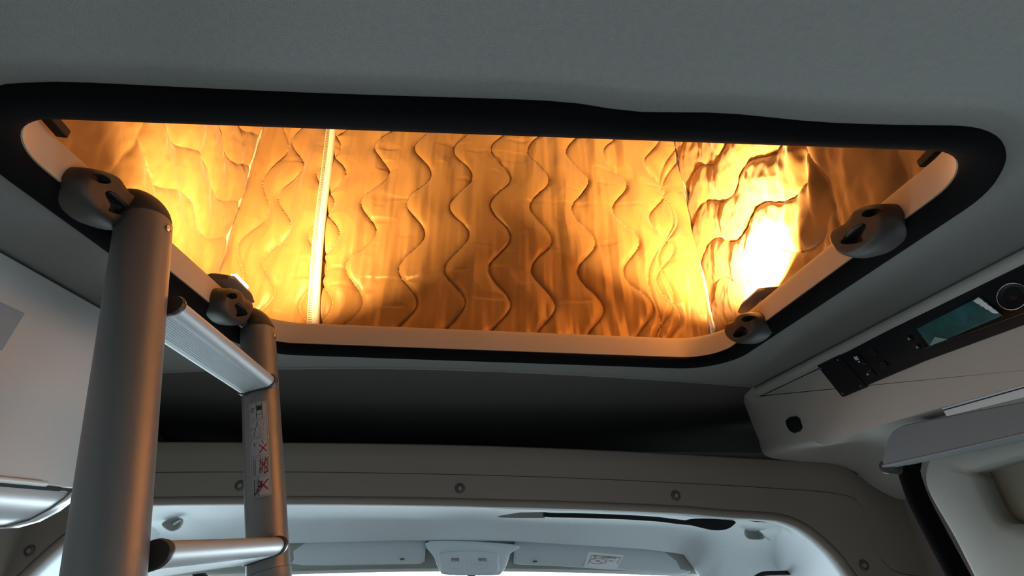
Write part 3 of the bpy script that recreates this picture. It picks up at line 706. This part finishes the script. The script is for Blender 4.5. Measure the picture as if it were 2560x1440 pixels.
# overhead console
KY = 1.952
con = thing('overhead_console', 'pale moulded overhead console with two oval lamps, between the visors', 'console', tuple(PY(1180, 1400, KY)))
sh_ = [(1075, 1352), (1290, 1362), (1276, 1385), (1268, 1410), (1255, 1432), (1235, 1439), (1118, 1438), (1098, 1426), (1085, 1395)]
loop = smooth_path(on(sh_, KY), 4, closed=True)
cc = np.mean(loop, axis=0)
rings = []
for s, dy in ((1.0, .05), (1.0, .012), (.985, .003), (.96, 0), (.80, -.002), (.3, -.003), (.02, -.003)): rings.append([cc+(p-cc)*s+np.array([0, dy, 0]) for p in loop])
grid('console_shell', rings, cab_white, con, closed_v=True)
fl = smooth_path(on([(1104, 1383), (1180, 1378), (1240, 1384), (1245, 1405), (1240, 1430), (1180, 1434), (1112, 1431), (1100, 1408)], KY-.006), 4, closed=True); c2 = np.mean(fl, axis=0)
rings = [[c2+(p-c2)*s+np.array([0, dy, 0]) for p in fl] for s, dy in ((1.03, .006), (1.02, .001), (.99, -.003), (.95, -.0035), (.5, -.0035), (.02, -.0035))]
face = grid('lamp_face', rings, M('console_face', (.72, .76, .82), .4), con, closed_v=True)
for x in (1141, 1203):
    c = PY(x, 1414, KY-.0100)
    rings = []
    for s, dy in ((1.25, .002), (1.12, -.0012), (1.0, -.0010), (.95, .0025), (.6, .0005), (.1, -.0005)):
        rings.append([c+np.array([.0235*s*math.cos(a), dy, .0105*s*math.sin(a)-.0002*math.cos(a)]) for a in np.linspace(0, 2*math.pi, 32, endpoint=False)])
    grid('map_lamp', rings, M('map_lamp_lens', (.70, .76, .84), .25), con, closed_v=True, caps=True)
for x in (1138, 1206):
    boxes('vent_grille', [(PY(x-9+3.6*k, 1399+(k % 2), KY-.0106), (.0018, .002, .009 if k % 2 == 0 else .007)) for k in range(6)]+[(PY(x, 1397, KY-.0104), (.026, .002, .0022))], M('grille_grey', (.20, .21, .24), .6), con)
box('console_slot', PY(1172, 1412, KY-.0104), (.010, .002, .030), M('console_face', (.72, .76, .82)), con, bevel=.0008)
box('mirror_stem', PY(1178, 1441, KY-.002)+np.array([0, .01, -.005]), (.03, .02, .014), M('stem_blue_grey', (.20, .24, .30), .5), con, bevel=.003)
# oval air outlets in the headliner corners
def outlet(pts, Y, lb):
    t = thing('grab_recess', lb, 'recess', tuple(PY(*pts[0], Y)), 'recesses in the cab headliner')
    lp = smooth_path(on(pts, Y), 4, closed=True); c = np.mean(lp, axis=0)
    rings = [[c+(p-c)*s+np.array([0, dy, 0]) for p in lp] for s, dy in ((1.18, .004), (1.1, -.001), (1.0, .0), (.95, .010), (.3, .022), (.02, .022))]
    grid('recess_shell', rings, M('recess_grey', (.42, .43, .40), .7), t, closed_v=True)
    a = PY(*pts[2], Y); 
    tube('recess_tab', [a+np.array([0, .002, 0]), a+np.array([-.02 if pts[0][0] < 1000 else .02, .006, -.012])], .0032, cab_white, t, n=8)
outlet([(408, 1308), (430, 1296), (452, 1300), (446, 1318), (428, 1326), (412, 1318)], 1.62, 'dark triangular recess in the cab headliner between the two ladder rails')
outlet([(1868, 1325), (1885, 1321), (1908, 1338), (1904, 1347), (1876, 1346), (1866, 1336)], 1.56, 'grey triangular recess in the cab headliner right of the strap end')
# windscreen and cab sides
wp = [(-1.10, 2.05, 1.40), (1.10, 2.05, 1.40), (1.12, 3.00, .80), (-1.12, 3.00, .80)]
o = obj('window_1', wp, [(0, 1, 2, 3)], glass); struct(o, 'windscreen')
o = grid('trim_12', [[(x, y, z) for x in (-1.16, 1.16)] for y, z in ((3.02, .82), (2.3, .78), (2.15, .70), (2.1, .3), (2.1, 0))], blackp, smooth=False); struct(o, 'dashboard')
# ---------------- shell walls with window gaps
def wall(name, x, gaps, y0, y1, zt, mat, lb):
    lst = []; ys = y0
    for (a, b, z0, z1) in gaps:
        if a > ys: lst.append(((x, (ys+a)/2, zt/2), (.03, a-ys, zt)))
        lst.append(((x, (a+b)/2, z0/2), (.03, b-a, z0))); lst.append(((x, (a+b)/2, (z1+zt)/2), (.03, b-a, zt-z1))); ys = b
    lst.append(((x, (ys+y1)/2, zt/2), (.03, y1-ys, zt)))
    o = boxes(name, lst, mat); struct(o, lb); return o
wall_m = M('wall_panel_grey', (.50, .49, .47), .7)
wall('wall_left', -1.175, [(-1.75, -.65, .9, 1.5), (1.55, 2.35, .82, 1.42)], -2.6, 3.05, 1.98, wall_m, 'left side wall of the van')
wall('wall_right', 1.175, [(-.40, .60, .77, 1.47), (1.55, 2.35, .82, 1.42)], -2.6, 3.05, 1.98, wall_m, 'right side wall of the van')
o = box('wall_rear', (0, -2.615, .99), (2.38, .03, 1.98), wall_m); struct(o, 'rear wall of the van')
o = box('floor', (0, .22, -.015), (2.38, 5.7, .03), M('floor_vinyl_grey', (.28, .27, .26), .6)); struct(o, 'grey vinyl floor')
for i, (x, y, z, sy2, sz) in enumerate(((-1.175, -1.2, 1.2, 1.1, .6), (1.175, .1, 1.12, 1.0, .7), (-1.175, 1.95, 1.12, .8, .6), (1.175, 1.95, 1.12, .8, .6))):
    o = box('window_%d' % (i+2), (x, y, z), (.004, sy2, sz), glass); struct(o, 'side window pane')
o = grid('trim_13', [[(x, y, z) for x in (-1.19, 1.19)] for y, z in ((1.89, 1.60), (1.985, 1.60), (2.09, 1.47), (2.10, 1.42))], blackp, smooth=False); struct(o, 'cab roof skin')
for s in (-1, 1):
    o = obj('trim_%d' % (14 if s < 0 else 15), [(s*1.155, y, z) for y, z in ((1.0, 1.98), (1.0, .0), (1.47, 0), (1.47, 1.98))], [(0, 1, 2, 3)], trim_m); struct(o, 'door pillar')

# ================================================================== RIGHT OVERHEAD UNIT
UX = .74
ru = thing('overhead_unit', 'moulded beige overhead unit along the right wall, sweeping down to the arch', 'overhead unit', (UX, .5, 1.70))
# straight face, extruded along the van: rounded top edge, flat face, stepped bottom
rp = [(.750, 1.8985), (.738, 1.898), (.734, 1.893), (.7335, 1.886), (.7355, 1.8815), (.739, 1.880), (.740, 1.872), (.740, 1.80), (.740, 1.738), (.7415, 1.733), (.7445, 1.7295), (.746, 1.722), (.746, 1.712)]
pairs = [((1905, 958), PY(1853, 990, YB+.004)), ((1962, 992), PY(1866, 1022, YB+.004)), ((1978, 1030), PY(1879, 1055, YB+.004)), ((2002, 1072), PY(1896, 1097, YB+.004)), ((2030, 1100), PY(1915, 1140, YB+.004)),
         ((2058, 1112), PY(1990, 1153, YB+.004)), ((2085, 1111), PY(2078, 1160, YB+.004)), ((2115, 1098), PY(2138, 1180, YB+.004)), ((2150, 1079), PY(2180, 1216, YB+.004)), ((2200, 1064), PY(2228, 1242, YB+.004)),
         ((2260, 1046), PY(2262, 1250, YB)), ((2353, 1019), PY(2305, 1256, YB)), ((2560, 961), PX(2420, 1150, 1.0)), ((2750, 907), PX(2750, 1075, 1.0))]
_A = [np.array([.735, 1.282, 1.8985]), np.array([UX, 1.276, 1.872])]+[PX(*a, UX) for a, b in pairs[1:]]; _B = [pairs[0][1]+np.array([0, 0, .007])]+[b for a, b in pairs]
pa = np.array(smooth_path(_A, 8)); pb = np.array(smooth_path(_B, 8))
# flat face: top edge line to the crease and bottom edge
npt = len(pa); yt = np.interp(np.arange(npt), [0, 8, 8*5, npt-1], [1.282, 1.274, 1.10, pa[-1, 1]])
top = np.stack([np.full(npt, UX), yt, np.full(npt, 1.872)], 1)
paf = pa.copy(); paf[:, 2] = np.minimum(paf[:, 2], 1.872)
tops = []
for x, z in ((.752, 1.8992), (.740, 1.8985), (.735, 1.894), (.7338, 1.887), (.7352, 1.882), (.7388, 1.877), (.740, 1.872), (.740, 1.868)): tops.append([np.array([x, -1.6, z])]+[np.array([x, y, z]) for y in yt[::-1]])
grid('unit_edge', tops, unit_m, ru, angle=60, label='rounded top edge')
fc = [p for k, p in enumerate(paf) if k >= 8]
poly = fc+[np.array([UX, -1.6, paf[-1][2]]), np.array([UX, -1.6, 1.870])]+[np.array([UX, 1.0, 1.870]), np.array([UX, fc[0][1], 1.870])]
obj('unit_face', [np.array([UX, p[1], p[2]]) for p in poly], [tuple(range(len(poly)))], unit_m, ru)
sw = []
for s_ in np.linspace(0, 1, 14):
    row = []
    for k, (a, b) in enumerate(zip(pa, pb)):
        q = k/(npt-1); p = a*(1-s_)+b*s_; bl = math.sin(math.pi*s_)
        inw = np.array([-.012, -.004, -.006])*max(0, 1-q/.36)       # the front end bellies out
        outw = np.array([.030, .0, .022])*min(1, max(0, (q-.36)/.15)) # the underside is hollow
        row.append(p+bl*(inw+outw))
    sw.append(row)
grid('unit_sweep', sw, unit_m, ru, label='curved front end and hollow underside')
# black plug
plg = smooth_path(on([(1963, 1052), (1972, 1043), (1984, 1041), (1992, 1048), (2000, 1069), (1997, 1078), (1984, 1083), (1974, 1078), (1966, 1066)], 1.30), 3, closed=True)
plg = [CAM+(p-CAM)*.985 for p in plg]
# put the plug on the sweep surface
sw_np = np.array(sw).reshape(-1, 3)
tgt = ray(1981, 1062); tgt /= np.linalg.norm(tgt); dd = np.linalg.norm(np.cross(sw_np-CAM, tgt), axis=1); hit = sw_np[np.argmin(dd)]
hd = (hit-CAM)@tgt
cen = CAM+tgt*hd; plug_pts = []
ii = int(np.argmin(dd)); i_, j_ = divmod(ii, npt); i_ = min(max(i_, 1), 12); j_ = min(max(j_, 2), npt-3)
nrm_ = np.cross(np.array(sw[i_+1][j_])-np.array(sw[i_-1][j_]), np.array(sw[i_][j_+2])-np.array(sw[i_][j_-2])); nrm_ /= np.linalg.norm(nrm_)
if nrm_@(CAM-cen) < 0: nrm_ = -nrm_
for a, b in [(1963, 1052), (1972, 1043), (1984, 1041), (1992, 1048), (2000, 1069), (1997, 1078), (1984, 1083), (1974, 1078), (1966, 1066)]:
    r_ = ray(a, b); plug_pts.append(CAM+r_*(((cen+nrm_*.004-CAM)@nrm_)/(r_@nrm_)))
prism('blanking_plug', plug_pts, -nrm_*.010, blackp, ru, bevel=.0012, label='small black oval plug')
# strips above the blind
def strip_between(name, t0, b0, X, mat, thick=.004, bevel=.001, parent=ru, label=None):
    return prism(name, [PX(*p, X) for p in t0+b0[::-1]], (thick, 0, 0), mat, parent, bevel=bevel, label=label)
strip_between('slot_trim', [(2353, 1019), (2700, 921)], [(2366, 1041), (2700, 958)], .7440, M('slot_trim_pale', (.62, .66, .70), .35), .003, label='pale strip above the blind')
strip_between('slot_line', [(2358, 1024), (2700, 928)], [(2358, 1027), (2700, 931)], .7432, groove_m, .001, 0)
strip_between('slot_line', [(2356, 1018), (2700, 919.5)], [(2356, 1020), (2700, 921.5)], .7432, groove_m, .001, 0)
# roller blind box
bl = thing('roller_blind', 'grey roller blind cassette under the right overhead unit, left end rounded', 'blind', tuple(PX(2400, 1100, .742)))
bp_ = smooth_path([PX(*p, .742) for p in [(2211, 1132), (2219, 1098), (2235, 1076), (2262, 1062)]], 5)+[PX(*p, .742) for p in [(2367, 1041), (2560, 1003), (2750, 962), (2750, 1038), (2560, 1083), (2400, 1120), (2208, 1163), (2205, 1150)]]
prism('cassette', bp_, (.05, 0, 0), M('blind_grey', (.15, .165, .18), .6, bump=.2, scale=800), bl, bevel=.002)
prism('bottom_bar', [PX(*p, .7405) for p in [(2204, 1162), (2400, 1118), (2750, 1036), (2750, 1042), (2400, 1124), (2204, 1168)]], (.03, 0, 0), M('blind_bar', (.18, .19, .20), .5), bl, bevel=.001)
c = PX(2222, 1168, .765)
lathe('end_knob', [(0, -.012), (.010, -.012), (.0125, -.008), (.0125, .02), (0, .02)], c, (1, .3, 0), darkp, bl, n=24, label='dark end knob')
# ================================================================== CONTROL PANEL on the right unit
cpn = thing('control_panel', 'long black control panel with a teal display and a round speaker, right overhead unit', 'control panel', tuple(PX(2300, 850, .738)))
FX = .7385
def onx(pts, X=FX): return [PX(a, b, X) for a, b in pts]
prism('housing', onx([(2098, 888), (2120, 878), (2225, 823), (2330, 768), (2480, 690), (2560, 652), (2700, 585), (2700, 760), (2560, 812), (2312, 903), (2166, 964)]), (.0014, 0, 0), blackp, cpn, bevel=.0012)
prism('end_plate', onx([(2042, 914), (2097, 887), (2168, 967), (2108, 992), (2104, 992)], FX-.0015), (.0028, 0, 0), blackp, cpn, bevel=.001, label='black end plate with four screws')
for a, b in ((2052, 921), (2094, 900), (2151, 965), (2106, 984)):
    lathe('screw', [(0, -.001), (.0018, -.001), (.0024, .0005), (.0024, .003), (0, .003)], PX(a, b, FX-.002), (1, 0, 0), steel, cpn, n=12)
prism('display_bezel', onx([(2290, 828), (2440, 735), (2480, 700), (2560, 662), (2700, 600), (2700, 730), (2560, 785), (2312, 873)], FX-.002), (.0018, 0, 0), glossblack, cpn, bevel=.003)
sx = FX-.0035
teal = M('display_teal', (.035, .115, .125), .22, var=.75, vscale=38)
scr = prism('display', onx([(2291, 822), (2450, 741), (2506, 788), (2323, 866)], sx), (.0013, 0, 0), teal, cpn, bevel=.0005, label='teal display')
reflection = M('reflection_white', (.85, .86, .90), .3, bump=.8, scale=160)  # window reflections on the display, painted as pale meshes
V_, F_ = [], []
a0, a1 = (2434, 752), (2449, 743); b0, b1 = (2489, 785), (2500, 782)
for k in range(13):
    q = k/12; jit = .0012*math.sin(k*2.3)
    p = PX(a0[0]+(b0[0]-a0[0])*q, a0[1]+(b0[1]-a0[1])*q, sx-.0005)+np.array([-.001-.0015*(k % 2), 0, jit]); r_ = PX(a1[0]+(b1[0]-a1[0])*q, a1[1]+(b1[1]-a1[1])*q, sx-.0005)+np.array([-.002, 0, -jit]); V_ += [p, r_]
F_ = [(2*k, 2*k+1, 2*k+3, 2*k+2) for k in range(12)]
obj('reflection_strip', V_, F_, reflection, scr, smooth=True, fixn=False, label='crinkled white strip standing in for a window reflection')
prism('reflection_patch', onx([(2323, 865), (2337, 842), (2369, 848)], sx-.0015), (.0008, 0, 0), M('reflection_teal', (.22, .36, .40), .35), scr, bevel=0, label='pale triangle standing in for a window reflection')  # second window reflection, a flat pale triangle
# speaker / round control
c = PX(2532, 741, FX-.0025)
lathe('speaker', [(.0, -.001), (.008, .0015), (.014, .0005), (.0185, -.001), (.0185, .004), (0, .004)], c, (1, 0, 0), blackp, cpn, n=40)
tube('speaker_ring', [c+np.array([-.0012, .0205*math.cos(a), .0185*math.sin(a)]) for a in np.linspace(0, 2*math.pi, 49)[:-1]], .0007, M('ring_silver', (.55, .56, .58), .35, metal=.8), cpn, n=8, closed=True, label='thin silver ring')
for a, b in ((2271, 847), (2292, 868)):
    k = prism('arrow_button', onx([(a-10, b), (a, b-9), (a+10, b+1), (a, b+9)], FX-.0022), (.004, 0, 0), blackp, cpn, bevel=.0008)
    prism('arrow_mark', onx([(a-3, b-3), (a+4, b+1), (a-0, b+3)], FX-.0026), (.0005, 0, 0), M('mark_white', (.7, .7, .7), .5), k)
for a, b in ((2181, 882), (2206, 912)):
    k = prism('square_button', onx([(a-15, b-3), (a+2, b-13), (a+14, b+3), (a-2, b+13)], FX-.002), (.004, 0, 0), blackp, cpn, bevel=.001)
    ee = [PX(a+5*math.cos(t_), b+5*math.sin(t_), FX-.0026) for t_ in np.linspace(0, 2*math.pi, 13)[:-1]]
    tube('button_symbol', ee, .00025, M('symbol_brown', (.12, .10, .09), .5), k, n=6, closed=True)
k = prism('dial_plate', onx([(2123, 893), (2143, 881), (2190, 939), (2168, 950)], FX-.002), (.004, 0, 0), blackp, cpn, bevel=.0008)
prism('dial_mark', onx([(2133, 893), (2142, 890), (2147, 899), (2139, 901)], FX-.0026), (.0005, 0, 0), M('mark_white'[:], (.7, .7, .7)), k)
prism('dial_mark', onx([(2145, 903), (2149, 902), (2150, 906), (2146, 907)], FX-.0026), (.0005, 0, 0), M('mark_white', (.7, .7, .7)), k)
prism('dial_mark', onx([(2166, 934), (2171, 934), (2171, 938), (2167, 938)], FX-.0026), (.0005, 0, 0), M('mark_white', (.7, .7, .7)), k)
tube('dial_scale', [PX(2160+16*math.cos(t_), 921+13*math.sin(t_), FX-.0024) for t_ in np.linspace(-2.0, .9, 14)], .0004, M('scale_red', (.22, .10, .09), .5), k, n=6)

# ================================================================== SLIDING DOOR (right, below the blind)
DX = .90
dr = thing('sliding_door', 'pale inner panel of the sliding door below the right blind, with a recessed grip', 'door', tuple(PX(2450, 1300, DX)))
dp = smooth_path([PX(*p, DX) for p in [(2440, 1462), (2385, 1350), (2330, 1255), (2312, 1215), (2310, 1180), (2330, 1135), (2400, 1095)]], 5)
ring0 = dp+[PX(2700, 1030, DX), PX(2700, 1560, DX), PX(2490, 1560, DX)]
hole = smooth_path([PX(*p, DX) for p in [(2452, 1177), (2700, 1135), (2700, 1330), (2560, 1312), (2528, 1309), (2500, 1290), (2474, 1240), (2455, 1195)]], 6, closed=True)
# loft outer ring to hole
ro = resample(ring0+[ring0[0]], 121)[:-1]; ho = resample(hole+[hole[0]], 121)[:-1]
ch = np.mean(ho, axis=0)
an = lambda P_: np.arctan2(P_[:, 2]-ch[2], -(P_[:, 1]-ch[1]))
ao = an(ro); ah = an(ho); 
A = np.linspace(-math.pi, math.pi, 121)[:-1]
def byang(P_, a_):
    i = np.argsort(a_); aa = np.r_[a_[i]-2*math.pi, a_[i], a_[i]+2*math.pi]; PP = np.r_[P_[i], P_[i], P_[i]]
    return np.stack([np.interp(A, aa, PP[:, k]) for k in range(3)], 1)
ro_, ho_ = byang(ro, ao), byang(ho, ah)
rows = [ro_+[.012, 0, 0], ro_*.97+ho_*.03+[.002, 0, 0], ro_*.9+ho_*.1+[0, 0, 0], ro_*.6+ho_*.4+[-.006, 0, 0], ro_*.15+ho_*.85+[-.006, 0, 0], ho_+[.0, 0, 0], ho_*.98+ch*.02+[.010, 0, 0], ho_*.97+ch*.03+[.020, 0, 0]]
grid('door_panel', rows, M('door_panel_beige', (.30, .295, .265), .65, bump=.3, scale=900, var=.04, vscale=150), dr, closed_v=True)
prism('grip_recess', [p+np.array([.018, 0, 0]) for p in (ho_*.985+ch*.015)[::2]], (.004, 0, 0), M('recess_brown', (.15, .115, .07), .6), dr, label='brown recessed grip')
# black door seal
dsl = smooth_path([PX(2276, 1148, .93), PX(2272, 1175, .93), PX(2282, 1212, .93), PX(2300, 1258, .93), PX(2345, 1345, .93), PX(2398, 1445, .93), PX(2470, 1580, .93)], 6)
o = tube('door_seal', dsl, .020, rubber, n=14); tag(o, 'black rubber door seal running down between the arch and the sliding door', 'seal')
# ================================================================== STRAP with buckle under the arch
SYY = 1.475
sp_ = thing('hanging_strap', 'black strap with grey wedge buckle hooked under the arch, right of centre', 'strap', tuple(PY(1500, 1295, SYY)))
prism('buckle', on([(1243, 1290), (1300, 1281), (1362, 1280), (1362, 1295), (1290, 1295), (1246, 1294)], SYY), (0, .010, 0), M('buckle_grey', (.22, .22, .20), .5), sp_, bevel=.001, label='grey wedge buckle')
prism('buckle_tip', on([(1241, 1297), (1248, 1291), (1250, 1293), (1243, 1298)], SYY-.001), (0, .004, 0), cab_white, sp_)
path = [PY(1358, 1286, SYY+.004), PY(1385, 1288, SYY+.004), PY(1450, 1289, SYY+.004), PY(1560, 1293, SYY+.004), PY(1640, 1298, SYY+.004), PY(1690, 1304, SYY+.004), PY(1730, 1308, SYY+.004)]
tube('strap_cord', smooth_path(path, 5), .0062, blackp, sp_, n=12)
prism('strap_end', smooth_path(on([(1718, 1300), (1760, 1296), (1836, 1302), (1832, 1315), (1815, 1324), (1790, 1326), (1765, 1322), (1722, 1311)], SYY), 3, closed=True), (0, .014, 0), blackp, sp_, bevel=.003, label='rounded black strap end')
# dark door-top trims at the bottom edge of the view
tube_o = tube('door_top_strip', smooth_path(on([(1880, 1452), (1905, 1436), (1945, 1433), (1990, 1433), (2004, 1440), (2012, 1452)], 1.75), 5), .007, blackp, n=12); tag(tube_o, 'black curved strip just showing at the bottom right of the cab opening', 'trim')
o = prism('mirror_edge', on([(480, 1436), (505, 1433), (520, 1450), (485, 1455)], 1.75), (0, .02, 0), blackp, bevel=.001); tag(o, 'small black corner showing under the lower ladder rung', 'trim')
